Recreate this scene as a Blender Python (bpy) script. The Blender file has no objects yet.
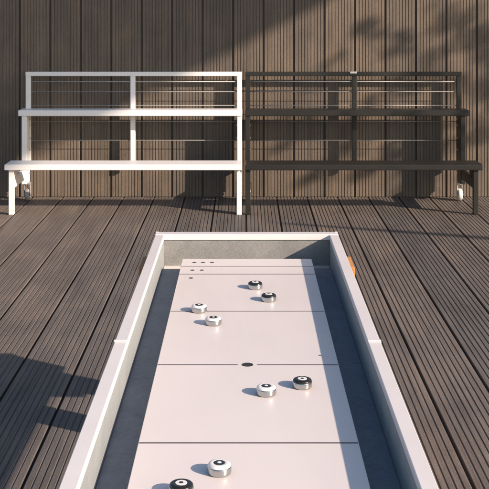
import bpy, bmesh, math, random
from mathutils import Vector, Matrix
random.seed(7)
R = math.radians
sc = bpy.context.scene
COL = sc.collection

# ------------------------------------------------------------------ frame of reference
# wall face at Y = 0, floor at Z = 0, camera at Y = -CAMD; "dep" is distance in front of the camera
CAMD = 10.05
CAMH = 1.80
FPX = 1100.0            # focal length in photo pixels (photo is 489 px wide)
def Yd(dep):
    return dep - CAMD
SUN = Vector((1.0, -0.62, 0.52)).normalized()      # towards the sun

# ------------------------------------------------------------------ node helpers
def new_mat(name):
    m = bpy.data.materials.new(name)
    m.use_nodes = True
    nt = m.node_tree
    b = nt.nodes['Principled BSDF']
    return m, nt, b
def N(nt, t, **kw):
    n = nt.nodes.new(t)
    for k, v in kw.items():
        setattr(n, k, v)
    return n
def ramp(nt, stops):
    r = N(nt, 'ShaderNodeValToRGB')
    els = r.color_ramp.elements
    els[0].position, els[0].color = stops[0][0], (*stops[0][1], 1)
    els[1].position, els[1].color = stops[-1][0], (*stops[-1][1], 1)
    for p, c in stops[1:-1]:
        e = els.new(p); e.color = (*c, 1)
    return r
def noise(nt, vec, scale, detail=4, rough=0.55, dist=0.0):
    n = N(nt, 'ShaderNodeTexNoise')
    n.inputs['Scale'].default_value = scale
    n.inputs['Detail'].default_value = detail
    n.inputs['Roughness'].default_value = rough
    n.inputs['Distortion'].default_value = dist
    if vec is not None:
        nt.links.new(vec, n.inputs['Vector'])
    return n
def objco(nt, scale=(1, 1, 1)):
    t = N(nt, 'ShaderNodeTexCoord')
    mp = N(nt, 'ShaderNodeMapping')
    mp.inputs['Scale'].default_value = scale
    nt.links.new(t.outputs['Object'], mp.inputs['Vector'])
    return mp.outputs['Vector']
def math_n(nt, op, a, b=None):
    n = N(nt, 'ShaderNodeMath', operation=op)
    for i, v in enumerate((a, b)):
        if v is None: continue
        if isinstance(v, (int, float)): n.inputs[i].default_value = v
        else: nt.links.new(v, n.inputs[i])
    return n.outputs[0]
def mixc(nt, fac, a, b, blend='MIX'):
    n = N(nt, 'ShaderNodeMix', data_type='RGBA', blend_type=blend)
    for key, v in ((0, fac), (6, a), (7, b)):
        if isinstance(v, (int, float)): n.inputs[key].default_value = v
        elif isinstance(v, tuple): n.inputs[key].default_value = (*v, 1)
        else: nt.links.new(v, n.inputs[key])
    return n.outputs[2]
def bump(nt, b, h, strength=0.2, dist=0.002):
    n = N(nt, 'ShaderNodeBump')
    n.inputs['Strength'].default_value = strength
    n.inputs['Distance'].default_value = dist
    nt.links.new(h, n.inputs['Height'])
    nt.links.new(n.outputs['Normal'], b.inputs['Normal'])

PITCH = 0.2784
def decking(name, phase, tint, long_axis):
    """brown wood-plastic composite; each board its own tone, streaks along the board"""
    m, nt, b = new_mat(name)
    tc = N(nt, 'ShaderNodeTexCoord')
    sep = N(nt, 'ShaderNodeSeparateXYZ')
    nt.links.new(tc.outputs['Object'], sep.inputs[0])
    idx = math_n(nt, 'FLOOR', math_n(nt, 'DIVIDE', math_n(nt, 'SUBTRACT', sep.outputs['X'], phase), PITCH))
    wn = N(nt, 'ShaderNodeTexWhiteNoise', noise_dimensions='1D')
    nt.links.new(idx, wn.inputs['W'])
    sc3 = (70, 1.1, 70) if long_axis == 'Y' else (70, 70, 1.1)
    st = noise(nt, objco(nt, sc3), 1.0, 5, 0.6)
    sc4 = (3, 1.4, 3) if long_axis == 'Y' else (2.6, 2.6, 1.7)
    bl = noise(nt, objco(nt, sc4), 1.3, 6, 0.62, 0.4)
    fine = noise(nt, objco(nt, (1, 1, 1)), 170, 2, 0.75)
    c = tint
    base = ramp(nt, [(0.3, tuple(v * 0.72 for v in c)), (0.5, c), (0.72, tuple(min(1, v * k) for v, k in zip(c, (1.36, 1.30, 1.24))))])
    nt.links.new(st.outputs['Fac'], base.inputs['Fac'])
    blr = ramp(nt, [(0.34, (0.80, 0.80, 0.82)), (0.55, (1, 1, 1)), (0.72, (1.20, 1.13, 1.06))])
    nt.links.new(bl.outputs['Fac'], blr.inputs['Fac'])
    col = mixc(nt, 1.0, base.outputs['Color'], blr.outputs['Color'], 'MULTIPLY')
    br = ramp(nt, [(0.0, (0.86, 0.87, 0.90)), (1.0, (1.12, 1.07, 1.03))])
    nt.links.new(wn.outputs['Value'], br.inputs['Fac'])
    col = mixc(nt, 1.0, col, br.outputs['Color'], 'MULTIPLY')
    fr = ramp(nt, [(0.36, (0.70, 0.70, 0.71)), (0.64, (1.28, 1.27, 1.26))])
    nt.links.new(fine.outputs['Fac'], fr.inputs['Fac'])
    col = mixc(nt, 1.0, col, fr.outputs['Color'], 'MULTIPLY')
    nt.links.new(col, b.inputs['Base Color'])
    rr = math_n(nt, 'ADD', math_n(nt, 'MULTIPLY', bl.outputs['Fac'], 0.3), 0.42)
    nt.links.new(rr, b.inputs['Roughness'])
    b.inputs['Specular IOR Level'].default_value = 0.35
    bump(nt, b, fine.outputs['Fac'], 0.25, 0.002)
    return m

def paint(name, col, rough=0.4, var=0.05, spec=0.5, grime=None, bumpy=True):
    m, nt, b = new_mat(name)
    n1 = noise(nt, objco(nt), 4.0, 6, 0.65)
    r = ramp(nt, [(0.3, tuple(v * (1 - var) for v in col)), (0.7, tuple(min(1, v * (1 + var * 0.5)) for v in col))])
    nt.links.new(n1.outputs['Fac'], r.inputs['Fac'])
    c = r.outputs['Color']
    if grime:
        n2 = noise(nt, objco(nt), 23.0, 8, 0.7, 0.3)
        g = ramp(nt, [(0.60, (0, 0, 0)), (0.78, (0.55, 0.55, 0.55))])
        nt.links.new(n2.outputs['Fac'], g.inputs['Fac'])
        c = mixc(nt, g.outputs['Color'], c, grime)
    nt.links.new(c, b.inputs['Base Color'])
    n3 = noise(nt, objco(nt), 60.0, 4)
    rr = math_n(nt, 'ADD', math_n(nt, 'MULTIPLY', n3.outputs['Fac'], 0.18), rough - 0.09)
    nt.links.new(rr, b.inputs['Roughness'])
    b.inputs['Specular IOR Level'].default_value = spec
    if bumpy: bump(nt, b, n3.outputs['Fac'], 0.06, 0.001)
    return m

def felt(name, dark, light, scale=90, rough=0.85):
    m, nt, b = new_mat(name)
    n1 = noise(nt, objco(nt), scale, 5, 0.7)
    n2 = noise(nt, objco(nt), 9, 4, 0.6)
    f = math_n(nt, 'ADD', math_n(nt, 'MULTIPLY', n1.outputs['Fac'], 0.6), math_n(nt, 'MULTIPLY', n2.outputs['Fac'], 0.4))
    r = ramp(nt, [(0.36, dark), (0.64, light)])
    nt.links.new(f, r.inputs['Fac'])
    nt.links.new(r.outputs['Color'], b.inputs['Base Color'])
    b.inputs['Roughness'].default_value = rough
    b.inputs['Specular IOR Level'].default_value = 0.25
    bump(nt, b, n1.outputs['Fac'], 0.35, 0.003)
    return m

def metal(name, col, rough):
    m, nt, b = new_mat(name)
    b.inputs['Base Color'].default_value = (*col, 1)
    b.inputs['Metallic'].default_value = 1
    n = noise(nt, objco(nt), 150, 3)
    rr = math_n(nt, 'ADD', math_n(nt, 'MULTIPLY', n.outputs['Fac'], 0.1), rough - 0.05)
    nt.links.new(rr, b.inputs['Roughness'])
    return m

def wood(name, a, c):
    m, nt, b = new_mat(name)
    n = noise(nt, objco(nt, (30, 30, 2.5)), 1.0, 6, 0.6, 1.2)
    r = ramp(nt, [(0.3, a), (0.7, c)])
    nt.links.new(n.outputs['Fac'], r.inputs['Fac'])
    nt.links.new(r.outputs['Color'], b.inputs['Base Color'])
    b.inputs['Roughness'].default_value = 0.5
    bump(nt, b, n.outputs['Fac'], 0.2, 0.002)
    return m

M = {}
M['floor'] = decking('deck boards', 0.01, (0.160, 0.143, 0.130), 'Y')
M['wall'] = decking('wall boards', 0.169, (0.154, 0.128, 0.102), 'Z')
M['white'] = paint('white powder coat', (0.86, 0.85, 0.85), 0.38, 0.03, 0.5)
M['dark'] = paint('charcoal powder coat', (0.019, 0.0185, 0.0165), 0.42, 0.15, 0.5)
M['cap'] = paint('white cap rail', (0.74, 0.71, 0.715), 0.36, 0.05, 0.5, grime=(0.52, 0.49, 0.48))
M['body'] = paint('white table body', (0.72, 0.71, 0.70), 0.45, 0.05)
def laminate():
    m, nt, b = new_mat('white laminate')
    c = (0.775, 0.722, 0.708)
    n1 = noise(nt, objco(nt, (2.5, 1.2, 1)), 2.0, 5, 0.6, 0.5)
    r = ramp(nt, [(0.3, tuple(v*0.97 for v in c)), (0.7, tuple(v*1.015 for v in c))])
    nt.links.new(n1.outputs['Fac'], r.inputs['Fac'])
    # faint long scuffs left by sliding pucks
    n2 = noise(nt, objco(nt, (130, 2.2, 1)), 1.0, 3, 0.5, 0.6)
    g = ramp(nt, [(0.66, (0, 0, 0)), (0.80, (0.22, 0.22, 0.22))])
    nt.links.new(n2.outputs['Fac'], g.inputs['Fac'])
    col = mixc(nt, g.outputs['Color'], r.outputs['Color'], (0.60, 0.55, 0.535))
    nt.links.new(col, b.inputs['Base Color'])
    n3 = noise(nt, objco(nt, (20, 3, 1)), 1.0, 4, 0.6)
    nt.links.new(math_n(nt, 'ADD', math_n(nt, 'MULTIPLY', n3.outputs['Fac'], 0.16), 0.21), b.inputs['Roughness'])
    b.inputs['Specular IOR Level'].default_value = 0.42
    return m
M['court'] = laminate()
M['ink'] = paint('dark print', (0.035, 0.03, 0.03), 0.4, 0.1)
M['line'] = paint('grey line print', (0.16, 0.145, 0.145), 0.4, 0.1)
M['felt'] = felt('grey felt lining', (0.195, 0.197, 0.193), (0.315, 0.315, 0.306), 170)
M['lining'] = felt('pale side lining', (0.240, 0.262, 0.276), (0.315, 0.338, 0.350), 140, 0.6)
M['gutter'] = felt('slate gutter carpet', (0.165, 0.195, 0.230), (0.240, 0.272, 0.312), 75)
M['foot_strip'] = paint('pale trim', (0.62, 0.61, 0.58), 0.5)
M['wood'] = wood('orange pine', (0.40, 0.17, 0.055), (0.58, 0.28, 0.10))
M['chrome'] = metal('chrome', (0.50, 0.51, 0.505), 0.25)
M['steel'] = paint('grey coated wire', (0.34, 0.34, 0.33), 0.4)
M['bolt'] = metal('zinc bolt', (0.72, 0.71, 0.69), 0.3)
M['pwhite'] = paint('white plastic', (0.80, 0.80, 0.79), 0.22, 0.02)
M['pblack'] = paint('black plastic', (0.018, 0.018, 0.018), 0.22, 0.1)
M['tyre_grey'] = paint('grey caster tyre', (0.30, 0.30, 0.31), 0.5)
M['tyre_white'] = paint('pale caster tyre', (0.70, 0.69, 0.67), 0.5)
M['bark'] = wood('bark', (0.05, 0.038, 0.028), (0.12, 0.095, 0.07))
M['concrete'] = felt('concrete', (0.26, 0.25, 0.24), (0.36, 0.35, 0.33), 12)
def leafmat():
    m, nt, b = new_mat('leaves')
    n = noise(nt, objco(nt), 3, 3)
    r = ramp(nt, [(0.3, (0.035, 0.07, 0.02)), (0.7, (0.08, 0.12, 0.035))])
    nt.links.new(n.outputs['Fac'], r.inputs['Fac'])
    nt.links.new(r.outputs['Color'], b.inputs['Base Color'])
    b.inputs['Roughness'].default_value = 0.5
    return m
M['leaf'] = leafmat()

# ------------------------------------------------------------------ mesh helpers
def link(name, bm, mat, parent=None, smooth=False):
    me = bpy.data.meshes.new(name)
    bmesh.ops.recalc_face_normals(bm, faces=bm.faces[:])
    bm.to_mesh(me); bm.free()
    me.materials.append(M[mat])
    if smooth:
        me.shade_smooth()
    o = bpy.data.objects.new(name, me)
    COL.objects.link(o)
    if parent is not None: o.parent = parent
    return o
def box(bm, x0, x1, y0, y1, z0, z1, bev=0.0, seg=2):
    t = bmesh.new()
    x0, x1 = sorted((x0, x1)); y0, y1 = sorted((y0, y1)); z0, z1 = sorted((z0, z1))
    vs = [t.verts.new((x, y, z)) for x in (x0, x1) for y in (y0, y1) for z in (z0, z1)]
    for f in ((0,1,3,2), (4,6,7,5), (0,4,5,1), (2,3,7,6), (0,2,6,4), (1,5,7,3)):
        t.faces.new([vs[i] for i in f])
    if bev: bmesh.ops.bevel(t, geom=t.edges[:], offset=bev, segments=seg, profile=0.5, affect='EDGES')
    merge(bm, t)
def merge(bm, t):
    me = bpy.data.meshes.new('tmp'); t.to_mesh(me); t.free()
    bm.from_mesh(me); bpy.data.meshes.remove(me)
def prism(bm, pts, axis, a0, a1, bev=0.0):
    """polygon pts (2D) extruded along axis; axis 'X': pts are (y,z)"""
    t = bmesh.new()
    def P(p, a):
        return {'X': (a, p[0], p[1]), 'Y': (p[0], a, p[1]), 'Z': (p[0], p[1], a)}[axis]
    A = [t.verts.new(P(p, a0)) for p in pts]; B = [t.verts.new(P(p, a1)) for p in pts]
    t.faces.new(A); t.faces.new(B[::-1])
    n = len(pts)
    for i in range(n):
        t.faces.new((A[i], B[i], B[(i+1) % n], A[(i+1) % n]))
    bmesh.ops.recalc_face_normals(t, faces=t.faces[:])
    if bev: bmesh.ops.bevel(t, geom=t.edges[:], offset=bev, segments=2, profile=0.5, affect='EDGES')
    merge(bm, t)
def tube(bm, pts, radii, seg=10):
    rings = []
    for i, p in enumerate(pts):
        p = Vector(p)
        d = (Vector(pts[min(i+1, len(pts)-1)]) - Vector(pts[max(i-1, 0)])).normalized()
        u = d.cross(Vector((0.13, 0.31, 1))); 
        if u.length < 1e-3: u = d.cross(Vector((1, 0, 0)))
        u.normalize(); w = d.cross(u).normalized()
        r = radii[i] if isinstance(radii, (list, tuple)) else radii
        rings.append([bm.verts.new(p + (u*math.cos(k*2*math.pi/seg) + w*math.sin(k*2*math.pi/seg))*r) for k in range(seg)])
    for a, b in zip(rings, rings[1:]):
        for k in range(seg):
            bm.faces.new((a[k], a[(k+1) % seg], b[(k+1) % seg], b[k]))
    bm.faces.new(rings[0][::-1]); bm.faces.new(rings[-1])
def lathe(bm, prof, seg=48, mat=Matrix.Identity(4)):
    rings = []
    for r, z in prof:
        if r < 1e-6: rings.append([bm.verts.new(mat @ Vector((0, 0, z)))])
        else: rings.append([bm.verts.new(mat @ Vector((r*math.cos(k*2*math.pi/seg), r*math.sin(k*2*math.pi/seg), z))) for k in range(seg)])
    for a, b in zip(rings, rings[1:]):
        for k in range(seg):
            k2 = (k+1) % seg
            if len(a) == 1 and len(b) == 1: continue
            if len(a) == 1: bm.faces.new((a[0], b[k], b[k2]))
            elif len(b) == 1: bm.faces.new((a[k], a[k2], b[0]))
            else: bm.faces.new((a[k], a[k2], b[k2], b[k]))
def thing(name, label, cat, loc=(0, 0, 0), group=None):
    o = bpy.data.objects.new(name, None); COL.objects.link(o)
    o.empty_display_size = 0.2
    o.location = loc; o['label'] = label; o['category'] = cat
    if group: o['group'] = group
    return o
def tag(o, label, cat, group=None):
    o['label'] = label; o['category'] = cat
    if group: o['group'] = group
def inv(bm, root):
    bmesh.ops.translate(bm, verts=bm.verts[:], vec=-root.location)
    return bm

# ------------------------------------------------------------------ ground, deck, wall
bm = bmesh.new()
s = 400
vs = [bm.verts.new(p) for p in ((-s, -s, -0.06), (s, -s, -0.06), (s, s, -0.06), (-s, s, -0.06))]
bm.faces.new(vs)
o = link('ground', bm, 'concrete'); o['kind'] = 'structure'

def board_profile(x0, gw=0.0072, gd=0.0036, gap=0.0145):
    """nine ridges and eight grooves; returns (x, depth below the face)"""
    n = 9; ch = 0.0009
    a = x0 + gap/2; w = PITCH - gap; p = w / n
    pts = [(a, 0.024), (a, 0.002), (a + 0.002, 0.0)]
    for k in range(1, n):
        c = a + k*p
        pts += [(c - gw/2 - ch*0.4, 0.0), (c - gw/2 + ch*0.5, ch), (c - gw/2 + ch, gd), (c + gw/2 - ch, gd), (c + gw/2 - ch*0.5, ch), (c + gw/2 + ch*0.4, 0.0)]
    pts += [(a + w - 0.002, 0.0), (a + w, 0.002), (a + w, 0.024)]
    return pts
def boards(phase, k0, k1, fn, e0, e1, **kw):
    bm = bmesh.new()
    for k in range(k0, k1):
        pts = board_profile(phase + k*PITCH, **kw)
        A = [bm.verts.new(fn(x, d, e0)) for x, d in pts]
        B = [bm.verts.new(fn(x, d, e1)) for x, d in pts]
        for i in range(len(pts) - 1):
            bm.faces.new((A[i], A[i+1], B[i+1], B[i]))
    xa, xb = phase + k0*PITCH, phase + k1*PITCH
    V = [bm.verts.new(fn(x, 0.024, e)) for x, e in ((xa, e0), (xb, e0), (xb, e1), (xa, e1))]
    bm.faces.new(V)
    return bm
bm = boards(0.01, -24, 24, lambda x, d, e: (x, e, -d), -13.0, -0.003)
o = link('deck_floor', bm, 'floor'); o['kind'] = 'structure'
bm = boards(0.169, -24, 24, lambda x, d, e: (x, d, e), 0.004, 3.0, gw=0.0086, gd=0.0040, gap=0.0185)
box(bm, 0.169-24*PITCH, 0.169+24*PITCH, 0.026, 0.16, -0.05, 3.0)
o = link('wall', bm, 'wall')
tag(o, 'brown wall of upright ridged composite boards rising behind both benches', 'wall')

# ------------------------------------------------------------------ tiered benches
def bench(s, xin, mat, label, tyre, wiremat):
    """s = -1 runs to the left of xin, +1 to the right"""
    L = 1.985
    root = thing('tiered_bench', label, 'bench', (xin + s*L/2, Yd(9.6), 0), 'tiered benches against the wall')
    X = lambda u: xin + s*u          # u = distance from the inner end
    def part(name, fn, m=mat, parent=root, smooth=False):
        b = bmesh.new(); fn(b)
        inv(b, root)
        return link(name, b, m, parent, smooth)
    part('lower_seat', lambda b: box(b, X(0), X(L), Yd(9.18), Yd(9.425), 0.378, 0.426, 0.006, 3))
    part('upper_seat', lambda b: box(b, X(0), X(L), Yd(9.74), Yd(9.915), 0.771, 0.823, 0.006, 3))
    for u0, u1 in ((0.0, 0.045), (L-0.075, L-0.03)):
        inner = u0 < 0.1
        part('leg', lambda b: box(b, X(u0+0.002), X(u1), Yd(9.21), Yd(9.255), 0.0, 0.3775, 0.004))
        part('foot_pad', lambda b: box(b, X(u0+0.006), X(u1-0.004), Yd(9.215), Yd(9.25), 0.0005, 0.006), 'pblack')
        part('side_rail', lambda b: box(b, X(u0+0.006), X(u1-0.006), Yd(9.2555), Yd(9.7485), 0.215, 0.305, 0.004))
        part('seat_bracket', lambda b: prism(b, [(Yd(9.2555), 0.3055), (Yd(9.40), 0.3055), (Yd(9.42), 0.3775), (Yd(9.2555), 0.3775)], 'X', X(u0+0.010), X(u1-0.010), 0.002))
        part('upright', lambda b: box(b, X(u0+0.002), X(u1), Yd(9.75), Yd(9.915), 0.165, 0.7705, 0.004))
        # slots / bolts on the face that looks towards the middle of the bench
        uf = u1 + 0.001 if inner else u0 - 0.001
        for z in (0.245, 0.335, 0.455, 0.56, 0.675, 0.73):
            def bolt(b, z=z):
                mtx = Matrix.Translation((X(uf), Yd(9.88), z)) @ Matrix.Rotation(R(90)*(s if inner else -s), 4, 'Y')
                lathe(b, [(0.0, 0.007), (0.006, 0.0065), (0.0085, 0.004), (0.0085, 0.0)], 12, mtx)
            part('bolt', bolt, 'bolt')
        # caster
        uc = (u0+u1)/2 + (0.008 if inner else -0.008)
        cy = Yd(9.868)
        fork = part('caster_fork', lambda b: (box(b, X(uc-0.026), X(uc+0.026), cy-0.03, cy+0.03, 0.148, 0.1645, 0.003),
                                              box(b, X(uc-0.027), X(uc-0.022), cy-0.022, cy+0.022, 0.045, 0.1475, 0.002),
                                              box(b, X(uc+0.022), X(uc+0.027), cy-0.022, cy+0.022, 0.045, 0.1475, 0.002)), 'dark' if inner and mat == 'dark' else tyre)
        wm = Matrix.Translation((X(uc), cy, 0.056)) @ Matrix.Rotation(R(90), 4, 'Y')
        def wheel(b):
            lathe(b, [(0.0, -0.014), (0.030, -0.014), (0.034, -0.018), (0.047, -0.019), (0.0535, -0.014), (0.0555, -0.007), (0.0555, 0.007), (0.0535, 0.014), (0.047, 0.019), (0.034, 0.018), (0.030, 0.014), (0.0, 0.014)], 40, wm)
        w = part('wheel', wheel, tyre, fork)
        part('axle', lambda b: lathe(b, [(0.0, -0.031), (0.008, -0.031), (0.009, -0.028), (0.009, 0.028), (0.008, 0.031), (0.0, 0.031)], 16, wm), 'bolt', fork)
    # back frame
    fy0, fy1 = Yd(9.918), Yd(9.956)
    part('top_rail', lambda b: box(b, X(0.002), X(L-0.03), fy0-0.001, fy1+0.001, 1.114, 1.152, 0.004))
    for u0 in (0.003, L/2 - 0.0225 - 0.005, L-0.0755):
        part('back_post', lambda b: box(b, X(u0), X(u0+0.044), fy0, fy1, 0.30, 1.1135, 0.004))
    wy = Yd(9.937)
    for z, r in ((1.063, 0.0052), (0.971, 0.003), (0.848, 0.003), (0.700, 0.003), (0.533, 0.003)):
        part('wire', lambda b: tube(b, [(X(0.02), wy, z), (X(L-0.05), wy, z)], r, 8), wiremat, smooth=True)
    return root
wb = bench(-1, -0.025, 'white', 'white two-tier metal bench with sunlit seats and thin wires in its backrest', 'tyre_grey', 'steel')
db = bench(+1, 0.001, 'dark', 'charcoal two-tier metal bench with a tiny white plate on its top rail', 'tyre_white', 'steel')
bm = bmesh.new()
box(bm, 0.948, 1.010, Yd(9.9145), Yd(9.9165), 1.138, 1.1522, 0.0008)
box(bm, 0.948, 1.010, Yd(9.9145), Yd(9.952), 1.1525, 1.1545, 0.0008)
inv(bm, db); link('white_plate', bm, 'pwhite', db)

# ------------------------------------------------------------------ shuffleboard table
XC = 0.0075
D_END, D_NEAR = 4.624, 1.676
T = 0.823                      # cap top
tab = thing('shuffleboard_table', 'long white tabletop shuffleboard with slate gutters and orange wooden legs', 'game table', (XC, Yd((D_END+D_NEAR)/2), 0))
mid = (D_END+D_NEAR)/2
def part(name, fn, m, parent=tab, smooth=False):
    b = bmesh.new(); fn(b); inv(b, tab)
    return link(name, b, m, parent, smooth)
HW = 0.3805
# rails: outer white skin, inner felt lining
for s in (-1, 1):
    part('side_panel', lambda b: box(b, XC+s*(HW-0.016), XC+s*(HW-0.006), Yd(D_NEAR+0.008), Yd(D_END-0.008), 0.654, T-0.0225, 0.002), 'body')
    part('side_lining', lambda b: box(b, XC+s*(HW-0.0165), XC+s*(HW-0.0353), Yd(D_NEAR+0.042), Yd(D_END-0.042), 0.6845, T-0.0225), 'lining')
    for d0, d1 in ((D_NEAR+0.0472, mid-0.0005), (mid+0.0005, D_END-0.0472)):
        part('cap_rail', lambda b: box(b, XC+s*HW, XC+s*(HW-0.036), Yd(d0), Yd(d1), T-0.022, T, 0.0018), 'cap')
    def strip(b):
        x0, x1 = XC+s*(HW+0.0016), XC+s*(HW-0.0366)
        box(b, x0, x1, Yd(mid-0.005), Yd(mid+0.005), T+0.0002, T+0.0036, 0.0009)
        box(b, XC+s*(HW+0.0003), x0, Yd(mid-0.005), Yd(mid+0.005), T-0.022, T+0.0001, 0.0005)
    part('joint_strip', strip, 'pwhite')
for e, sg in ((D_END, -1), (D_NEAR, 1)):
    part('end_panel', lambda b: box(b, XC-HW+0.0165, XC+HW-0.0165, Yd(e+sg*0.009), Yd(e+sg*0.020), 0.654, T-0.0225, 0.002), 'body')
    part('end_lining', lambda b: box(b, XC-HW+0.0358, XC+HW-0.0358, Yd(e+sg*0.0205), Yd(e+sg*0.042), 0.6845, T-0.0225), 'felt')
    part('end_cap', lambda b: box(b, XC-HW-0.001, XC+HW+0.001, Yd(e), Yd(e+sg*0.047), T-0.022, T+0.002, 0.0018), 'cap')
    part('end_strip', lambda b: box(b, XC-HW+0.0365, XC+HW-0.0365, Yd(e+sg*0.0425), Yd(e+sg*0.066), 0.6845, 0.694, 0.002), 'foot_strip')  # low pale strip along the foot of each end lining
    for s in (-1, 1):
        part('corner_clip', lambda b: box(b, XC+s*(HW+0.0005), XC+s*(HW-0.010), Yd(e+sg*0.001), Yd(e+sg*0.009), T+0.0022, T+0.0042, 0.0009), 'pwhite')
part('gutter_floor', lambda b: box(b, XC-HW+0.0165, XC+HW-0.0165, Yd(D_NEAR+0.0205), Yd(D_END-0.0205), 0.6605, 0.684), 'gutter')
HP = 1.80 - 1.0445
PX0, PX1 = -0.252, 0.2685
for x0, x1 in ((XC-HW+0.0358, PX0-0.0006), (PX1+0.0006, XC+HW-0.0358)):
    part('gutter_mat', lambda b: box(b, x0, x1, Yd(2*mid-4.50), Yd(4.50), 0.6843, 0.700, 0.0015), 'gutter')
PE = 4.44 - mid
court = part('playfield', lambda b: box(b, PX0, PX1, Yd(mid-PE), Yd(mid+PE), 0.6845, HP, 0.0015), 'court')
e = 0.0004
def lines(d, x0, x1, w=0.0072):
    part('court_line', lambda b: box(b, x0, x1, Yd(d-w/2), Yd(d+w/2), HP+0.0001, HP+e), 'line', court)
for d in (4.313, 4.19, 3.691):
    for dd in (d, 2*mid-d if d != 3.691 else 2.594):
        lines(dd, PX0+0.002, PX1-0.002)
cx = (247.5-245)/1100*mid
lines(mid, PX0+0.002, cx-0.028); lines(mid, cx+0.028, PX1-0.002)
def disc(name, x, d, r):
    part(name, lambda b: lathe(b, [(0.0, HP+e+0.0002), (r, HP+e+0.0002), (r, HP+0.0001)], 32, Matrix.Translation((x, Yd(d), 0))), 'ink', court)
disc('centre_dot', cx, mid, 0.0165)
for d, xs in ((4.377, (-0.2017, -0.167, -0.131)), (4.252, (-0.203, -0.167)), (4.131, (-0.203,))):
    for x in xs:
        disc('score_dot', x, d, 0.0082)
        disc('score_dot', (PX0+PX1)-x, 2*mid-d, 0.0082)
# orange wooden legs: splayed tapered boards outside the body, tied by a beam under it
for far in (1, -1):
    q = lambda d: Yd(d) if far == 1 else Yd(2*mid-d)
    for s in (-1, 1):
        xo = XC + s*(HW-0.004)
        part('leg', lambda b: prism(b, [(q(4.31), 0.752), (q(4.495), 0.752), (q(4.60), 0.0), (q(4.43), 0.0), (q(4.36), 0.45)], 'X', xo, xo + s*0.047, 0.003), 'wood')
    part('cross_beam', lambda b: box(b, XC-HW+0.0045, XC+HW-0.0045, q(4.30), q(4.42), 0.575, 0.6535, 0.003), 'wood')

# ------------------------------------------------------------------ pucks
def make_puck(kind, label):
    top, ring = ('pwhite', 'pblack') if kind == 'white' else ('pblack', 'pwhite')
    r = thing('puck', label, 'puck', (0, 0, 0), 'shuffleboard pucks')
    b = bmesh.new()
    lathe(b, [(0.0, 0.0), (0.0236, 0.0), (0.0252, 0.0007), (0.0263, 0.0026), (0.0266, 0.0050), (0.0266, 0.0138), (0.0263, 0.0152), (0.0256, 0.0162), (0.0, 0.0162)], 64)
    link('body', b, 'chrome', r, True)
    b = bmesh.new()
    lathe(b, [(0.0, 0.0164), (0.0252, 0.0164), (0.0257, 0.0169), (0.0256, 0.0180), (0.0248, 0.0199), (0.0229, 0.0217), (0.0195, 0.0227), (0.0160, 0.0230), (0.0145, 0.0226), (0.0, 0.0226)], 64)
    cap = link('cap', b, top, r, True)
    b = bmesh.new()
    lathe(b, [(0.0, 0.0234), (0.0122, 0.0234), (0.0126, 0.0231), (0.0126, 0.0227)], 48)
    link('ring', b, ring, cap)
    b = bmesh.new()
    lathe(b, [(0.0, 0.0239), (0.0044, 0.0239), (0.0047, 0.02345)], 32)
    link('centre_mark', b, top, cap)
    return r
def dup(o, label):
    c = o.copy(); COL.objects.link(c); c['label'] = label
    for ch in o.children:
        k = ch.copy(); COL.objects.link(k); k.parent = c
        for g in ch.children:
            h = g.copy(); COL.objects.link(h); h.parent = k
    return c
def pos_puck(o, px, py, rz):
    d = FPX*(CAMH-HP)/py
    o.location = ((px-245)/FPX*d, Yd(d), HP + 0.0002)
    o.rotation_euler = (0, 0, R(rz))
first_w = make_puck('white', 'white puck overlapping the cross line nearest the left edge, farthest white one')
first_b = make_puck('black', 'black-topped puck farthest from the viewer, near the far end of the board')
pw = [(first_w, 199, 311.5, 10),
      (dup(first_w, 'white puck just in front of the far cross line, second farthest white one'), 213.3, 324.2, 70),
      (dup(first_w, 'white puck beside a black puck, just in front of the centre dot'), 266.2, 394.3, 130),
      (dup(first_w, 'white puck in the foreground in front of the nearest cross line'), 219.4, 473.0, 200)]
pb = [(first_b, 255.2, 288.3, 0),
      (dup(first_b, 'black-topped puck second from the far end, right of another black puck'), 268.7, 300.6, 45),
      (dup(first_b, 'black-topped puck right of the centre dot, close to the shadow edge'), 302.3, 387.0, 220),
      (dup(first_b, 'black-topped puck nearest the viewer, cut by the bottom of the picture'), 181.2, 493.5, 300)]
for a in pw + pb: pos_puck(*a)

# ------------------------------------------------------------------ off-frame shade: a slab added for its shadow, and a tree
def onray(x, h, t, y=0.0):
    return Vector((x + t, y - 0.62*t, h + 0.52*t))
slab = thing('shade_slab', 'unseen flat grey slab on one column, added to shade the upper left of the wall', 'shade slab', (9.5, -4.15, -0.06))  # unseen slab, added only to shade the wall's upper left
def cpart(name, fn, m):
    b = bmesh.new(); fn(b); inv(b, slab); return link(name, b, m, slab)
XR = 0.80 + (6.0-1.8)/0.52  # slab edge set so its shadow draws the diagonal on the wall
cpart('shade_panel', lambda b: box(b, 3.0, XR, -8.6, -4.0, 6.0, 6.10, 0.01), 'concrete')
cpart('column', lambda b: box(b, 9.4, 9.6, -4.25, -4.05, -0.06, 6.3, 0.01), 'dark')  # added support, placed so its own shadow misses the view
cpart('beam', lambda b: box(b, 3.4, 9.395, -4.25, -4.05, 6.105, 6.3, 0.01), 'dark')

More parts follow.
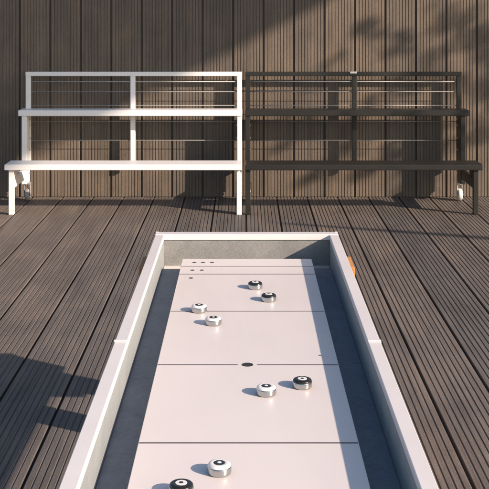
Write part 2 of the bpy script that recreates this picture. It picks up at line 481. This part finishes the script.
tree = thing('tree', 'slim leafy tree with one long bare limb standing on the deck right of the benches', 'tree', (8.3, -3.2, 0))
def tpart(name, fn, m, smooth=False):
    b = bmesh.new(); fn(b); inv(b, tree); return link(name, b, m, tree, smooth)
base = Vector((8.3, -3.2, 0))
fork = Vector((8.2, -3.3, 2.5))
TT = 4.9
C0 = onray(1.65, 1.35, TT)
random.seed(11)
def limbs(b):
    tube(b, [base, base.lerp(fork, 0.5) + Vector((0.05, 0, 0)), fork], [0.12, 0.095, 0.08], 12)
    tube(b, [fork, fork.lerp(C0, 0.5) + Vector((0.1, 0, 0.2)), C0 + Vector((0.5, 0, 0.2))], [0.07, 0.05, 0.02], 10)
    # bare limb whose shadow crosses the floor in front of the charcoal bench
    a, c = onray(0.3, 0, 5.0, -1.18), onray(2.7, 0, 5.6, -2.05)
    tube(b, [fork, c, c.lerp(a, 0.5) + Vector((0, 0, 0.02)), a], [0.07, 0.06, 0.045, 0.02], 10)
tpart('trunk', limbs, 'bark', True)
SPRAYS = [  # wall x, wall height the spray's shade falls on, spread, twigs
    (1.15, 1.47, 0.16, 5), (1.42, 1.42, 0.15, 4), (1.72, 1.62, 0.12, 3), (1.93, 1.62, 0.13, 6), (1.92, 1.40, 0.15, 5),
    (2.12, 1.50, 0.15, 3), (1.62, 1.20, 0.15, 3), (1.90, 1.10, 0.20, 5), (1.38, 1.00, 0.18, 4), (2.18, 0.95, 0.2, 5),
    (1.70, 0.78, 0.2, 5), (1.15, 0.82, 0.15, 2), (1.95, 0.55, 0.2, 4), (1.45, 0.52, 0.16, 3), (2.3, 0.6, 0.2, 4),
    (0.80, 1.20, 0.10, 1), (0.45, 0.60, 0.25, 3), (0.95, 0.55, 0.25, 4), (0.55, 0.28, 0.25, 4), (1.05, 0.25, 0.25, 4), (1.5, 0.22, 0.25, 4), (1.7, 0.35, 0.2, 3), (0.7, 0.98, 0.2, 2),
    (1.7, 2.05, 0.3, 6), (2.3, 2.0, 0.3, 8), (2.5, 1.5, 0.25, 6)]
def leaves(b):
    for x, h, rad, n in SPRAYS:
        for i in range(n):
            c = onray(x + random.gauss(0, rad*0.55), h + random.gauss(0, rad*0.4), TT + random.uniform(-0.6, 0.6))
            ang = random.gauss(0.45, 0.35) + (math.pi if random.random() < 0.3 else 0)
            d = Vector((math.cos(ang), 0, math.sin(ang)))
            L = random.uniform(0.16, 0.30)
            tube(b, [c - d*L*0.5, c + d*L*0.5], [0.004, 0.002], 5)
            for k in range(11):
                p = c + d*L*(k/10 - 0.5)
                side = 1 if k % 2 else -1
                a2 = ang + side*random.uniform(0.4, 0.9)
                ax = (Vector((math.cos(a2), random.uniform(-0.5, 0.5), math.sin(a2)))).normalized()
                up = ax.cross(Vector((random.uniform(-0.5, 0.5), 1, random.uniform(-0.5, 0.5)))).normalized()
                l = random.uniform(0.07, 0.12); w = l*0.17
                q = [p, p + ax*l*0.45 + up*w, p + ax*l, p + ax*l*0.45 - up*w]
                b.faces.new([b.verts.new(v) for v in q])
tpart('crown', leaves, 'leaf')

# ------------------------------------------------------------------ light
world = bpy.data.worlds.new('World'); sc.world = world
world.use_nodes = True
nt = world.node_tree
bg = nt.nodes['Background']
sky = nt.nodes.new('ShaderNodeTexSky')
sky.sky_type = 'NISHITA'
sky.sun_disc = False
sky.sun_elevation = math.asin(SUN.z)
sky.sun_rotation = math.atan2(SUN.x, SUN.y)
sky.air_density = 1.0; sky.dust_density = 1.2; sky.ozone_density = 1.0
nt.links.new(sky.outputs['Color'], bg.inputs['Color'])
bg.inputs['Strength'].default_value = 0.098
sd = bpy.data.lights.new('sun', 'SUN'); sd.energy = 4.6; sd.angle = R(0.7); sd.color = (1.0, 0.80, 0.64)
so = bpy.data.objects.new('sun', sd); COL.objects.link(so)
so.rotation_euler = SUN.to_track_quat('Z', 'Y').to_euler()
so.location = SUN * 30

# ------------------------------------------------------------------ camera
cd = bpy.data.cameras.new('camera')
cd.sensor_width = 36; cd.lens = 36*FPX/489
cd.shift_x = (244.5-245.0)/489; cd.shift_y = -(244.5-0.0)/489
cd.clip_end = 2000; cd.clip_start = 0.05
co = bpy.data.objects.new('camera', cd); COL.objects.link(co)
co.location = (0, -CAMD, CAMH); co.rotation_euler = (R(90), 0, 0)
sc.camera = co
sc.view_settings.view_transform = 'Standard'
sc.view_settings.look = 'None'
sc.cycles.caustics_reflective = False
sc.cycles.caustics_refractive = False
sc.cycles.sample_clamp_indirect = 1.5
sc.cycles.blur_glossy = 2.0
sc.view_settings.exposure = 0.68
sc.view_settings.gamma = 1
sc.view_settings.use_curve_mapping = False
